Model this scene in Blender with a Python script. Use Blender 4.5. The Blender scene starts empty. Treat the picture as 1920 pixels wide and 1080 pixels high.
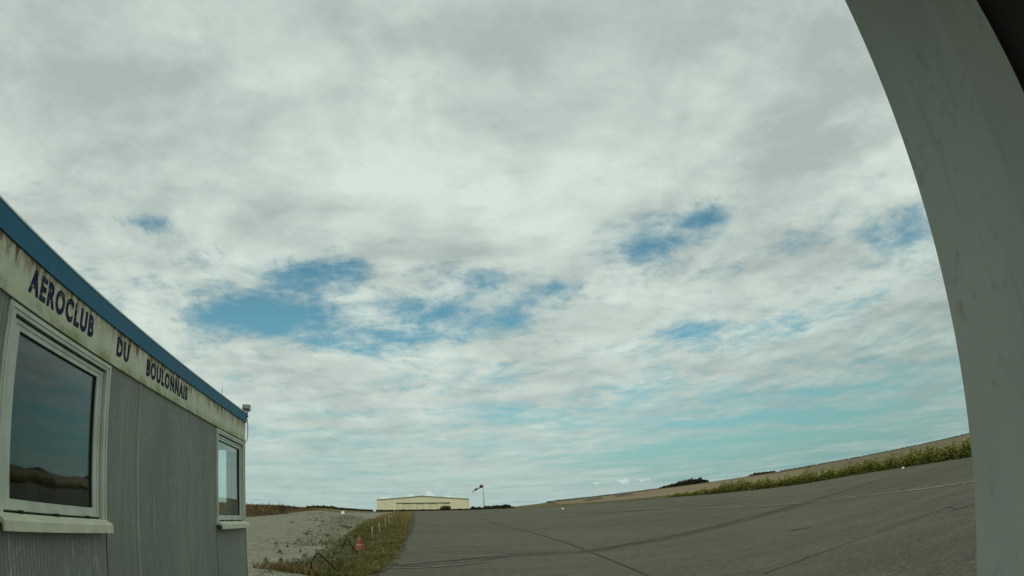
import bpy, bmesh, math, random
import numpy as np
from mathutils import Vector, Matrix
from mathutils.geometry import delaunay_2d_cdt
R = math.radians
S = bpy.context.scene
COL = S.collection
H = 1.6                                   # camera height above the apron

# ------------------------------------------------------------------ camera (wide webcam lens with strong barrel bend)
cam = bpy.data.cameras.new("camera"); co = bpy.data.objects.new("camera", cam); COL.objects.link(co); S.camera = co
PITCH, ROLL = R(19.4226), R(-2.9240)
F, K = 1240.276, 0.08957087               # focal length in pixels of a 1920 wide frame, cubic bend
cam.type = 'PANO'
cam.sensor_fit = 'HORIZONTAL'; cam.sensor_width = 36.0; cam.sensor_height = 20.25
cam.lens = 23.0
cam.panorama_type = 'FISHEYE_LENS_POLYNOMIAL'
mm = 36.0 / 1920.0
cam.fisheye_fov = R(170)
cam.fisheye_polynomial_k0 = 0.0
cam.fisheye_polynomial_k1 = -1.0 / (F * mm)
cam.fisheye_polynomial_k2 = 0.0
cam.fisheye_polynomial_k3 = -K / (F * mm) ** 3
cam.fisheye_polynomial_k4 = 0.0
cam.clip_start = 0.02; cam.clip_end = 6000
fwd = Vector((0, math.cos(PITCH), math.sin(PITCH))); up0 = Vector((0, -math.sin(PITCH), math.cos(PITCH))); rt0 = Vector((1, 0, 0))
# an image offset at angle phi lies at phi + ROLL in the level frame
rt = rt0 * math.cos(ROLL) + up0 * math.sin(ROLL); up = up0 * math.cos(ROLL) - rt0 * math.sin(ROLL)
M = Matrix.Identity(4)
for i in range(3):
    M[i][0], M[i][1], M[i][2] = rt[i], up[i], -fwd[i]
M[0][3], M[1][3], M[2][3] = 0, 0, H
co.matrix_world = M

# ------------------------------------------------------------------ exposure
S.render.engine = 'CYCLES'
S.view_settings.view_transform = 'Standard'; S.view_settings.look = 'None'
S.view_settings.exposure = 0.0; S.view_settings.gamma = 1.0
S.cycles.use_denoising = True
S.cycles.max_bounces = 8; S.cycles.transparent_max_bounces = 12

# ------------------------------------------------------------------ node helper
class NT:
    def __init__(self, tree): self.t = tree; self.n = tree.nodes; self.l = tree.links
    def new(self, typ, **kw):
        n = self.n.new(typ)
        for k, v in kw.items(): setattr(n, k, v)
        return n
    def put(self, sock, v):
        if isinstance(v, bpy.types.NodeSocket): self.l.new(v, sock)
        elif v is not None: sock.default_value = v
    def m(self, op, a, b=None, c=None, clamp=False):
        n = self.new('ShaderNodeMath', operation=op); n.use_clamp = clamp
        self.put(n.inputs[0], a)
        if b is not None: self.put(n.inputs[1], b)
        if c is not None: self.put(n.inputs[2], c)
        return n.outputs[0]
    def vm(self, op, a, b=None):
        n = self.new('ShaderNodeVectorMath', operation=op); self.put(n.inputs[0], a)
        if b is not None: self.put(n.inputs[1], b)
        return n.outputs[0]
    def mix(self, f, a, b, blend='MIX'):
        n = self.new('ShaderNodeMix', data_type='RGBA', blend_type=blend); n.clamp_factor = True
        self.put(n.inputs[0], f)
        for s, v in ((n.inputs[6], a), (n.inputs[7], b)):
            if isinstance(v, (tuple, list)) and len(v) == 3: v = (*v, 1)
            self.put(s, v)
        return n.outputs[2]
    def noise(self, vec, scale, detail=4, rough=.5, dist=0.0):
        n = self.new('ShaderNodeTexNoise'); self.put(n.inputs['Vector'], vec)
        n.inputs['Scale'].default_value = scale; n.inputs['Detail'].default_value = detail
        n.inputs['Roughness'].default_value = rough; n.inputs['Distortion'].default_value = dist
        return n.outputs['Fac']
    def smooth(self, v, lo, hi, a=0.0, b=1.0):
        n = self.new('ShaderNodeMapRange', interpolation_type='SMOOTHSTEP'); self.put(n.inputs[0], v)
        for i, x in enumerate((lo, hi, a, b)): n.inputs[i + 1].default_value = x
        return n.outputs[0]
    def comb(self, x, y, z):
        n = self.new('ShaderNodeCombineXYZ')
        for i, v in enumerate((x, y, z)): self.put(n.inputs[i], v)
        return n.outputs[0]
    def sep(self, v):
        n = self.new('ShaderNodeSeparateXYZ'); self.put(n.inputs[0], v); return n.outputs

# ------------------------------------------------------------------ world: daylight sky under a broken cloud deck
SUN_AZ, SUN_EL = R(-158), R(52)
W = bpy.data.worlds.new("World"); S.world = W; W.use_nodes = True
w = NT(W.node_tree); w.n.clear()
sky = w.new('ShaderNodeTexSky', sky_type='NISHITA'); sky.sun_disc = False
sky.sun_elevation = SUN_EL; sky.sun_rotation = SUN_AZ; sky.air_density = 1.0; sky.dust_density = 1.2; sky.ozone_density = 1.0
tc = w.new('ShaderNodeTexCoord')
dirv = w.vm('NORMALIZE', tc.outputs['Generated'])
dx, dy, dz = w.sep(dirv)
zc = w.m('MAXIMUM', dz, 0.0)
el = w.m('MULTIPLY', w.m('ARCSINE', zc), 57.29578)
az = w.m('MULTIPLY', w.m('ARCTAN2', dx, dy), 57.29578)
inv = w.m('DIVIDE', 1.0, w.m('ADD', zc, 0.14))
u = w.m('MULTIPLY', dx, inv); v = w.m('MULTIPLY', dy, inv)
P = w.comb(u, v, 0.0)
def gauss(a0, e0, sa, se, amp):
    a = w.m('DIVIDE', w.m('SUBTRACT', az, a0), sa); e = w.m('DIVIDE', w.m('SUBTRACT', el, e0), se)
    q = w.m('ADD', w.m('MULTIPLY', a, a), w.m('MULTIPLY', e, e))
    return w.m('MULTIPLY', w.m('EXPONENT', w.m('MULTIPLY', q, -1.0)), amp)
# openings in the cloud deck: azimuth, elevation, half widths, strength
HOLES = [(-34.6, 23.5, 3.584, 1.2, 0.22), (-28.2, 30.1, 3.696, 2.7, 0.1), (-18.4, 20.8, 4.256, 1.7, 0.22), (-23.7, 17.2, 5.6, 2.5, 0.22), (-12.7, 15.0, 5.376, 1.3, 0.2), (-8.8, 18.2, 3.808, 1.4, 0.16), (-3.4, 20.5, 4.928, 1.3, 0.2), (-0.4, 16.7, 2.128, 0.9, 0.16), (4.9, 19.1, 3.808, 1.0, 0.13), (15.4, 23.1, 6.832, 2.3, 0.2), (37.1, 18.1, 4.592, 2.1, 0.2), (21.9, 13.1, 7.056, 1.4, 0.124), (-3.7, 12.2, 4.704, 1.3, 0.12), (8.3, 8.1, 17.36, 1.9, 0.128), (29.7, 5.4, 14.56, 2.7, 0.136), (29.2, 1.4, 17.92, 2.7, 0.149), (-30.3, 21.1, 2.576, 0.7, 0.12), (-48.6, 25.7, 4.368, 2.5, 0.08), (12.1, 34.3, 2.464, 1.0, 0.08), (-15.1, 6.1, 11.536, 1.2, 0.08), (15.0, 4.1, 11.648, 1.9, 0.16), (-27.6, 15.9, 4.0, 1.1, 0.14), (-19.6, 16.6, 5.9, 1.8, 0.12), (-6.9, 16.9, 5.8, 1.4, 0.14), (-14.9, 21.4, 2.0, 1.4, 0.12), (12.2, 22.1, 3.0, 1.4, 0.1), (19.2, 24.0, 2.6, 1.1, 0.12), (1.9, 18.4, 2.9, 0.9, 0.12), (26.3, 20.0, 3.5, 1.1, 0.1), (15.6, 14.3, 2.9, 0.8, 0.1), (-26.2, 22.0, 3.1, 0.7, 0.08), (-21.1, 31.2, 3.3, 1.8, 0.07)]
BRIGHT = [(-16.4, 29.2, 6.4, 4.2, 0.275), (-7.9, 30.3, 6.4, 4.2, 0.275), (10.8, 30.2, 10.6, 4.2, 0.22), (-17.1, 39.0, 7.1, 2.8, 0.165), (18.0, 36.9, 8.5, 2.8, 0.165), (28.4, 27.5, 9.0, 3.5, -0.425), (0.2, 41.4, 15.0, 3.4, -0.34), (-49.4, 32.8, 11.9, 5.3, -0.425), (-35.3, 28.7, 11.1, 4.0, -0.17), (38.5, 34.3, 6.8, 5.1, -0.17), (-28.9, 42.7, 25.5, 2.8, -0.204), (8.8, 14.1, 7.2, 2.3, 0.165), (-28.5, 23.1, 7.8, 1.8, 0.132)]
acc = None
for h in HOLES:
    g = gauss(*h[:4], h[4] * (1.62 if h[0] > 5 and h[1] > 12 else 1.30)); acc = g if acc is None else w.m('ADD', acc, g)
accb = None
for h in BRIGHT:
    g = gauss(*h); accb = g if accb is None else w.m('ADD', accb, g)
warp = w.new('ShaderNodeTexNoise'); w.put(warp.inputs['Vector'], P); warp.inputs['Scale'].default_value = 1.6; warp.inputs['Detail'].default_value = 3
wv = w.vm('MULTIPLY', w.vm('SUBTRACT', warp.outputs['Color'], (.5, .5, .5)), (.26, .22, 0))
P2 = w.vm('ADD', P, wv)
n1 = w.noise(P2, 2.5, 9, .56)
n2 = w.noise(w.vm('ADD', P2, (7.3, 2.1, 0)), 6.4, 7, .58)
Pstr = w.vm('MULTIPLY', w.vm('ADD', P2, (3.0, 9.0, 0)), (.45, 1.5, 1))
n3 = w.noise(Pstr, 2.1, 6, .55)                                        # long low streaks
low = w.smooth(el, 3.0, 15.0, 1.0, 0.0)
n4 = w.noise(w.vm('ADD', P2, (2.3, 6.1, 0)), 14, 8, .66)
nd = w.m('ADD', w.m('MULTIPLY', n1, .40), w.m('ADD', w.m('MULTIPLY', n2, .30), w.m('MULTIPLY', n4, .30)))
ndl = w.m('ADD', w.m('MULTIPLY', nd, .45), w.m('MULTIPLY', n3, .55))
dens0 = w.m('ADD', w.m('MULTIPLY', nd, w.m('SUBTRACT', 1.0, low)), w.m('MULTIPLY', ndl, low))
high = w.smooth(el, 17.0, 31.0, 0.0, 0.24)
dens0 = w.m('MULTIPLY_ADD', w.m('SUBTRACT', dens0, .5), 1.55, .5)
dens = w.m('ADD', w.m('SUBTRACT', w.m('ADD', dens0, .105), acc), high)
alpha = w.smooth(w.m('ADD', dens, .012), .255, .635)
alpha = w.m('MULTIPLY', alpha, w.smooth(el, -.5, 8.0, .80, 1.0))
# cloud tone: lit tops against greyer thick parts
nt = w.noise(w.vm('ADD', P2, (1.7, 5.2, 0)), 1.9, 8, .55)
n2o = w.noise(w.vm('ADD', P2, (7.34, 2.18, 0)), 6.4, 7, .58)
relief = w.m('MULTIPLY', w.m('SUBTRACT', n2, n2o), .9)
tone = w.m('ADD', w.m('ADD', w.smooth(nt, .28, .72, .22, .86), accb), relief, clamp=True)
vb = w.new('ShaderNodeTexVoronoi', feature='SMOOTH_F1'); w.put(vb.inputs['Vector'], w.vm('ADD', P2, w.vm('MULTIPLY', w.comb(n2, n4, 0.0), (.5, .5, 0)))); vb.inputs['Scale'].default_value = 3.4; vb.inputs['Smoothness'].default_value = .7
puff = w.m('MULTIPLY', w.m('SUBTRACT', .42, vb.outputs['Distance']), .55)
tone = w.m('ADD', tone, puff, clamp=True)
thin = w.smooth(alpha, .3, 1.0, -.03, .0)
tone = w.m('ADD', tone, thin, clamp=True)
CS = 10.0                                                              # cloud radiance before the 0.1 strength
def c10(c): return tuple(x * CS for x in c)
cloud = w.mix(tone, c10((.405, .478, .450)), c10((.665, .765, .690)))
cloud = w.mix(w.smooth(el, 0, 14, .65, 0), cloud, c10((.420, .540, .520)))
skyc = w.mix(1.0, sky.outputs['Color'], (.68, 1.14, .96), 'MULTIPLY')   # the air's green-blue tint
skyc = w.mix(w.smooth(el, -1, 13, .75, 0), skyc, c10((.240, .405, .440)))
# small bright heaps far off on the horizon
nb = w.noise(w.comb(w.m('MULTIPLY', az, 1.3), w.m('MULTIPLY', el, 2.4), 0.0), 1.0, 5, .6)
heap = None
for a0, e0, sa, se in [(-8.0, 1.8, 0.6, 0.4), (-9.6, 1.5, 0.5, 0.2), (-6.4, 1.4, 1.1, 0.2), (8.8, 1.9, 1.0, 0.3), (6.5, 1.9, 0.8, 0.2), (10.4, 1.8, 0.6, 0.2), (-11.9, 1.3, 0.5, 0.2)]:
    g = gauss(a0, e0, sa, se, 1.0); heap = g if heap is None else w.m('ADD', heap, g)
heapf = w.smooth(w.m('ADD', heap, w.m('MULTIPLY', w.m('SUBTRACT', nb, .52), 2.6)), .50, 1.05, 0, .8)
allsky = w.mix(alpha, skyc, cloud)
clear = w.m('ADD', gauss(32, 6.5, 21, 7, .33), gauss(52, 9, 16, 12, .2))              # deeper, cleaner air low in that quarter
allsky = w.mix(clear, allsky, w.mix(1.0, allsky, (.27, .42, .44), 'MULTIPLY'))
allsky = w.mix(heapf, allsky, c10((.62, .70, .60)))
bg = w.new('ShaderNodeBackground'); w.put(bg.inputs[0], allsky); bg.inputs[1].default_value = 0.1
wo = w.new('ShaderNodeOutputWorld'); w.l.new(bg.outputs[0], wo.inputs[0])
W.cycles.sampling_method = 'MANUAL'; W.cycles.sample_map_resolution = 512

# ------------------------------------------------------------------ sun, softened by the cloud
sl = bpy.data.lights.new("sun", 'SUN'); sl.energy = 1.5; sl.angle = R(10); sl.color = (1.0, .95, .80)
so = bpy.data.objects.new("sun", sl); COL.objects.link(so)
sd = Vector((math.sin(SUN_AZ) * math.cos(SUN_EL), math.cos(SUN_AZ) * math.cos(SUN_EL), math.sin(SUN_EL)))
so.rotation_euler = (-sd).to_track_quat('-Z', 'Y').to_euler(); so.location = sd * 60

# ------------------------------------------------------------------ object helpers
def tag(o, label=None, cat=None, group=None, kind=None):
    if label: o['label'] = label
    if cat: o['category'] = cat
    if group: o['group'] = group
    if kind: o['kind'] = kind
    return o
def empty(name, loc=(0, 0, 0), rz=0.0):
    o = bpy.data.objects.new(name, None); o.location = loc; o.rotation_euler = (0, 0, rz); o.empty_display_size = .2
    COL.objects.link(o); return o
def obj(name, me, mat=None, parent=None, loc=None):
    o = bpy.data.objects.new(name, me); COL.objects.link(o)
    if mat is not None:
        for mm_ in (mat if isinstance(mat, (list, tuple)) else [mat]): me.materials.append(mm_)
    if parent: o.parent = parent
    if loc: o.location = loc
    return o
def fin(bm, name, bevel=0.0, smooth=False, seg=1):
    if bevel > 0:
        bmesh.ops.bevel(bm, geom=[e for e in bm.edges if e.calc_face_angle(0) > .5], offset=bevel, segments=seg, profile=.5, affect='EDGES', clamp_overlap=True)
    bmesh.ops.recalc_face_normals(bm, faces=bm.faces)
    me = bpy.data.meshes.new(name); bm.to_mesh(me); bm.free()
    if smooth:
        for p in me.polygons: p.use_smooth = True
    return me
def box(bm, x0, x1, y0, y1, z0, z1):
    vs = [bm.verts.new((x, y, z)) for x in (x0, x1) for y in (y0, y1) for z in (z0, z1)]
    for f in ((0, 1, 3, 2), (4, 6, 7, 5), (0, 4, 5, 1), (2, 3, 7, 6), (0, 2, 6, 4), (1, 5, 7, 3)):
        bm.faces.new([vs[i] for i in f])
def prism(bm, pts, axis, a, b):
    """extrude a closed 2-D outline along x ('x'), y or z from a to b"""
    def mk(p, t): return {'x': (t, p[0], p[1]), 'y': (p[0], t, p[1]), 'z': (p[0], p[1], t)}[axis]
    A = [bm.verts.new(mk(p, a)) for p in pts]; B = [bm.verts.new(mk(p, b)) for p in pts]
    n = len(pts)
    bm.faces.new(A); bm.faces.new(B[::-1])
    for i in range(n): bm.faces.new((A[i], A[(i + 1) % n], B[(i + 1) % n], B[i]))
def lathe(bm, prof, seg=16, c=(0, 0, 0)):
    rings = [[bm.verts.new((c[0] + r * math.cos(2 * math.pi * i / seg), c[1] + r * math.sin(2 * math.pi * i / seg), c[2] + z)) for i in range(seg)] for r, z in prof]
    for a, b in zip(rings, rings[1:]):
        for i in range(seg): bm.faces.new((a[i], a[(i + 1) % seg], b[(i + 1) % seg], b[i]))
    bm.faces.new(rings[0][::-1]); bm.faces.new(rings[-1])
def tube(bm, pts, r, seg=8):
    pts = [Vector(p) for p in pts]; rr = r if isinstance(r, (list, tuple)) else [r] * len(pts)
    rings = []
    for i, p in enumerate(pts):
        t = (pts[min(i + 1, len(pts) - 1)] - pts[max(i - 1, 0)]).normalized()
        a = t.cross(Vector((0, 0, 1)) if abs(t.z) < .9 else Vector((1, 0, 0))).normalized(); b = t.cross(a)
        rings.append([bm.verts.new(p + (a * math.cos(2 * math.pi * k / seg) + b * math.sin(2 * math.pi * k / seg)) * rr[i]) for k in range(seg)])
    for a, b in zip(rings, rings[1:]):
        for i in range(seg): bm.faces.new((a[i], a[(i + 1) % seg], b[(i + 1) % seg], b[i]))
    bm.faces.new(rings[0][::-1]); bm.faces.new(rings[-1])
def arrays(name, V, Fc, col=None):
    """mesh from numpy arrays: V (n,3), Fc (m,k); col (n,) goes to point attribute 'tint'"""
    me = bpy.data.meshes.new(name); V = np.asarray(V, np.float32); Fc = np.asarray(Fc, np.int32)
    k = Fc.shape[1]
    me.vertices.add(len(V)); me.vertices.foreach_set('co', V.ravel())
    me.loops.add(Fc.size); me.loops.foreach_set('vertex_index', Fc.ravel())
    me.polygons.add(len(Fc)); me.polygons.foreach_set('loop_start', np.arange(0, Fc.size, k, dtype=np.int32))
    me.update(calc_edges=True)
    if col is not None:
        at = me.attributes.new('tint', 'FLOAT', 'POINT'); at.data.foreach_set('value', np.asarray(col, np.float32))
    return me

# ------------------------------------------------------------------ materials
def mat(name, base=(.5, .5, .5), rough=.8, spec=.3, build=None, metal=0.0):
    m = bpy.data.materials.new(name); m.use_nodes = True
    t = NT(m.node_tree); b = m.node_tree.nodes['Principled BSDF']
    b.inputs['Base Color'].default_value = (*base, 1); b.inputs['Roughness'].default_value = rough
    b.inputs['Specular IOR Level'].default_value = spec; b.inputs['Metallic'].default_value = metal
    if build: build(t, b)
    return m
def objco(t): return t.new('ShaderNodeTexCoord').outputs['Object']
def bump(t, b, h, strength=.3, dist=.01):
    n = t.new('ShaderNodeBump'); n.inputs['Strength'].default_value = strength; n.inputs['Distance'].default_value = dist
    t.put(n.inputs['Height'], h); t.l.new(n.outputs[0], b.inputs['Normal'])
def mottled(name, c1, c2, scale=3.0, rough=.8, spec=.3, detail=5, stretch=(1, 1, 1), bmp=0.0, metal=0.0):
    def bld(t, b):
        p = t.vm('MULTIPLY', objco(t), stretch)
        n = t.noise(p, scale, detail, .6)
        t.put(b.inputs['Base Color'], t.mix(t.smooth(n, .3, .7), c1, c2))
        if bmp: bump(t, b, t.noise(p, scale * 6, 4, .6), bmp, .01)
    return mat(name, c1, rough, spec, bld, metal)
def tinted(name, ramp, rough=.9, spec=.1, trans=0.15):
    """leaf and blade material: colour looked up from the 'tint' attribute"""
    def bld(t, b):
        a = t.new('ShaderNodeAttribute', attribute_name='tint')
        r = t.new('ShaderNodeValToRGB'); e = r.color_ramp.elements
        for i, (p, c) in enumerate(ramp):
            x = e[i] if i < 2 else e.new(p)
            x.position = p; x.color = (*c, 1)
        t.l.new(a.outputs['Fac'], r.inputs[0])
        big = t.noise(objco(t), .35, 3, .6)
        t.put(b.inputs['Base Color'], t.mix(t.smooth(big, .35, .7, 0, .45), r.outputs[0], (.115, .075, .030)))
    return mat(name, (.1, .1, .05), rough, spec, bld)

def b_ground(t, b):
    p = objco(t); n = t.noise(p, .05, 6, .6); n2 = t.noise(p, 1.3, 6, .65)
    c = t.mix(t.smooth(n, .38, .62), (.105, .105, .040), (.150, .112, .055))
    c = t.mix(t.smooth(n2, .3, .75, 0, .8), c, (.065, .066, .026))
    t.put(b.inputs['Base Color'], c); bump(t, b, t.noise(p, 9, 5, .7), .6, .05)
M_ground = mat('meadow', (.1, .1, .05), .95, .1, b_ground)

def b_asphalt(t, b):
    p = objco(t)
    n0 = t.noise(p, .045, 4, .55); n1 = t.noise(t.vm('MULTIPLY', p, (.45, 1.25, 1)), .55, 7, .66); n2 = t.noise(p, 38, 3, .7); n3 = t.noise(p, 6, 5, .7)
    c = t.mix(t.smooth(n0, .35, .65), (0.0554, 0.0559, 0.0388), (0.0887, 0.0869, 0.0589))
    c = t.mix(t.smooth(n1, .44, .68, 0, .75), c, (0.1124, 0.1094, 0.0741))
    n6 = t.noise(t.vm('MULTIPLY', p, (.7, 1.4, 1)), 9, 5, .75); c = t.mix(t.smooth(n6, .50, .68, 0, .7), c, (0.1624, 0.1587, 0.1129)); c = t.mix(t.smooth(n6, .48, .32, 0, .7), c, (.034, .034, .026))
    c = t.mix(t.smooth(n3, .50, .70, 0, .7), c, (.040, .041, .032))
    n5 = t.noise(p, 1.9, 6, .7); c = t.mix(t.smooth(n5, .52, .68, 0, .5), c, (.048, .048, .038))
    vo = t.new('ShaderNodeTexVoronoi'); t.put(vo.inputs['Vector'], p); vo.inputs['Scale'].default_value = 46
    c = t.mix(t.smooth(vo.outputs['Color'], .55, 1.0, 0, .6), c, (0.1584, 0.1587, 0.121))
    c = t.mix(t.smooth(n2, .52, .75, 0, .55), c, (.052, .053, .042))
    # hairline cracking
    wv_ = t.vm('ADD', p, t.vm('MULTIPLY', t.new('ShaderNodeTexNoise').outputs['Color'], (0, 0, 0)))
    cr = t.new('ShaderNodeTexVoronoi', feature='DISTANCE_TO_EDGE'); t.put(cr.inputs['Vector'], t.vm('ADD', p, t.vm('MULTIPLY', t.comb(n1, n3, 0), (2.2, 2.2, 0)))); cr.inputs['Scale'].default_value = .16
    c = t.mix(t.smooth(cr.outputs['Distance'], .0, .006, .55, 0), c, (.040, .041, .034))
    t.put(b.inputs['Base Color'], c); bump(t, b, t.m('ADD', n2, t.m('MULTIPLY', vo.outputs['Distance'], .8)), .55, .012)
M_asphalt = mat('weathered_asphalt', (.11, .11, .09), .92, .18, b_asphalt)

def b_gravel(t, b):
    p = objco(t)
    n0 = t.noise(p, .16, 5, .6); n1 = t.noise(t.vm('MULTIPLY', p, (.6, 1.6, 1)), .9, 6, .65)
    c = t.mix(t.smooth(n0, .35, .65), (0.1715, 0.168, 0.126), (0.133, 0.1344, 0.0994))
    c = t.mix(t.smooth(n1, .42, .70, 0, .7), c, (0.105, 0.1134, 0.0735))
    n4 = t.noise(t.vm('MULTIPLY', p, (.35, 1.1, 1)), .22, 5, .62); c = t.mix(t.smooth(n4, .50, .70, 0, .5), c, (0.0945, 0.0966, 0.0595))
    for sc, amt in ((3.2, .55), (9, .75), (27, .75)):
        vo = t.new('ShaderNodeTexVoronoi'); t.put(vo.inputs['Vector'], p); vo.inputs['Scale'].default_value = sc
        r = t.sep(vo.outputs['Color'])[0]
        c = t.mix(t.smooth(r, .55, 1.0, 0, amt), c, (.31, .31, .24))
        c = t.mix(t.smooth(r, .0, .35, amt, 0), c, (.078, .083, .060))
    t.put(b.inputs['Base Color'], c)
    vb = t.new('ShaderNodeTexVoronoi'); t.put(vb.inputs['Vector'], p); vb.inputs['Scale'].default_value = 14
    bump(t, b, t.m('ADD', vb.outputs['Distance'], t.noise(p, 3, 5, .7)), .9, .05)
M_gravel = mat('gravel', (.25, .25, .19), .95, .15, b_gravel)

M_line = mottled('faded_paint', (.165, .155, .112), (.09, .086, .064), 2.5, .9, .2)
M_linew = mottled('pale_paint', (.33, .31, .21), (.13, .12, .085), 1.6, .9, .2)
M_tar = mottled('tar_seam', (.033, .034, .027), (.060, .059, .045), 2.0, .9, .25)
M_stain = mottled('oil_stain', (.050, .050, .042), (.085, .083, .066), 3.0, .85, .25)
M_tan = mottled('stubble_field', (.205, .158, .098), (.160, .130, .078), .02, .95, .1, bmp=.4)
M_brown = mottled('bare_field', (.122, .104, .064), (.145, .118, .072), .02, .95, .1, bmp=.4)
M_purple = mottled('ploughed_field', (.105, .080, .062), (.085, .072, .055), .03, .95, .1)
M_green = mottled('green_strip', (.075, .080, .030), (.105, .095, .038), .2, .95, .1, bmp=.5)
M_pale = mottled('pale_track', (.27, .27, .20), (.20, .21, .15), .4, .95, .1)

# ------------------------------------------------------------------ terrain
EDGE = [(-180,60,0.0),(-60,60,0.0),(-40,60,0.1),(-28,72,0.40),(-24,75,0.46),(-21.3,90,0.88),(-19.9,110,1.2),(-17.6,150,1.75),(-13,200,1.75),(-9.4,240,2.15),(-1,230,2.1),(0.9,220,1.98),(7,170,1.75),(12.4,130,1.6),(19.4,100,1.04),(24.2,105,.74),(29,95,.74),(34,76,.49),(40.3,59,.26),(52,50,.1),(70,45,0),(180,60,0)]
HILL = [(-180,.3),(-40,.3),(-24,.3),(-20,.3),(-17.6,.40),(-15.7,.38),(-12.9,.2),(-8,.15),(-1,.30),(3.2,.6),(12.4,.89),(19.5,.96),(24.3,.94),(29,.9),(34,.83),(40.5,.68),(60,.5),(180,.3)]
def lerp(T, a, k):
    for i in range(len(T) - 1):
        if a <= T[i + 1][0]:
            t = (a - T[i][0]) / (T[i + 1][0] - T[i][0]); return T[i][k] + (T[i + 1][k] - T[i][k]) * t
    return T[-1][k]
def gz(x, y):
    d = math.hypot(x, y)
    if d < 18: return 0.0
    a = math.degrees(math.atan2(x, y)); de = lerp(EDGE, a, 1); ze = lerp(EDGE, a, 2)
    if d <= de:
        t = (d - 18) / (de - 18); return ze * (t * t * 1.5 if t < .333 else t - .1667) / .8333
    zh = H + 600 * math.tan(R(lerp(HILL, a, 1)))
    if d <= 600: return ze + (zh - ze) * (d - de) / (600 - de)
    return zh * max(0, 1 - (d - 600) / 1500)
def pol(a, d): return (d * math.sin(R(a)), d * math.cos(R(a)))

AZS = sorted(set([float(a) for a in range(-180, 180, 4)] + [a * .75 for a in range(-80, 81)] + [e[0] for e in EDGE if e[0] < 180] + [e[0] for e in HILL if e[0] < 180]))
RINGS = [.4]
while RINGS[-1] < 3500: RINGS.append(RINGS[-1] * 1.075)
V = [(0, 0, 0)]; Fq = []
for d in RINGS:
    for a in AZS:
        x, y = pol(a, d); V.append((x, y, gz(x, y)))
nA = len(AZS); tri = [(0, 1 + (i + 1) % nA, 1 + i) for i in range(nA)]
for r in range(len(RINGS) - 1):
    o0 = 1 + r * nA; o1 = o0 + nA
    for i in range(nA):
        j = (i + 1) % nA; tri += [(o0 + i, o0 + j, o1 + j), (o0 + i, o1 + j, o1 + i)]
me = arrays('ground', V, tri)
for p_ in me.polygons: p_.use_smooth = True
bm = bmesh.new(); bm.from_mesh(me); bmesh.ops.recalc_face_normals(bm, faces=bm.faces); bm.to_mesh(me); bm.free()
tag(obj('ground', me, M_ground), kind='structure')

def inside(poly, x, y):
    c = False; j = len(poly) - 1
    for i in range(len(poly)):
        xi, yi = poly[i]; xj, yj = poly[j]
        if (yi > y) != (yj > y) and x < (xj - xi) * (y - yi) / (yj - yi) + xi: c = not c
        j = i
    return c
def dense(poly, closed=True, step=.035):
    out = []; n = len(poly)
    for i in range(n if closed else n - 1):
        a, b = poly[i], poly[(i + 1) % n]; L = math.dist(a, b); s = max(.4, step * min(math.hypot(*a), math.hypot(*b)))
        k = max(1, int(L / s))
        for q in range(k): out.append((a[0] + (b[0] - a[0]) * q / k, a[1] + (b[1] - a[1]) * q / k))
    if not closed: out.append(poly[-1])
    return out
def sheet(name, poly, m, layer=1, wob=0.0, seed=1, lift=0.0, kind='structure'):
    rnd = random.Random(seed); poly = dense(poly)
    if wob:
        poly = [(x + rnd.uniform(-1, 1) * wob * (1 + .004 * math.hypot(x, y)), y + rnd.uniform(-1, 1) * wob) for x, y in poly]
    xs = [p[0] for p in poly]; ys = [p[1] for p in poly]
    pts = []
    for d in RINGS[::1]:
        if d > 900: break
        for a in AZS:
            x, y = pol(a, d)
            if min(xs) < x < max(xs) and min(ys) < y < max(ys) and inside(poly, x, y): pts.append((x, y))
    n = len(poly)
    r = delaunay_2d_cdt([Vector(p) for p in poly + pts], [], [list(range(n))], 1, 1e-5)
    vv = []
    for p in r[0]:
        d = math.hypot(p.x, p.y); vv.append((p.x, p.y, gz(p.x, p.y) + layer * (.004 + .00045 * d) + lift))
    me = bpy.data.meshes.new(name); me.from_pydata(vv, [], [list(f) for f in r[2]])
    bm = bmesh.new(); bm.from_mesh(me)
    for f in bm.faces:
        if f.normal.z < 0: f.normal_flip()
        f.smooth = True
    bm.to_mesh(me); bm.free()
    return tag(obj(name, me, m), kind=kind)
def ribbon(name, line, width, m, layer=2, wob=0.0, seed=3):
    rnd = random.Random(seed); line = dense(line, False, .03)
    L, Rr = [], []
    for i, p in enumerate(line):
        a = line[max(i - 1, 0)]; b = line[min(i + 1, len(line) - 1)]
        tx, ty = b[0] - a[0], b[1] - a[1]; l = math.hypot(tx, ty) or 1; nx, ny = -ty / l, tx / l
        o = rnd.uniform(-1, 1) * wob; wd = width * rnd.uniform(.75, 1.2) / 2
        L.append((p[0] + nx * (wd + o), p[1] + ny * (wd + o))); Rr.append((p[0] - nx * (wd - o), p[1] - ny * (wd - o)))
    vv = []; ff = []
    for p, q in zip(L, Rr):
        for s in (p, q):
            d = math.hypot(*s); vv.append((s[0], s[1], gz(*s) + layer * (.004 + .00045 * d) + .004))
    for i in range(len(L) - 1): ff.append((2 * i, 2 * i + 1, 2 * i + 3, 2 * i + 2))
    me = bpy.data.meshes.new(name); me.from_pydata(vv, [], ff)
    bm = bmesh.new(); bm.from_mesh(me)
    for f in bm.faces:
        if f.normal.z < 0: f.normal_flip()
    bm.to_mesh(me); bm.free()
    return tag(obj(name, me, m), kind='structure')

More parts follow.
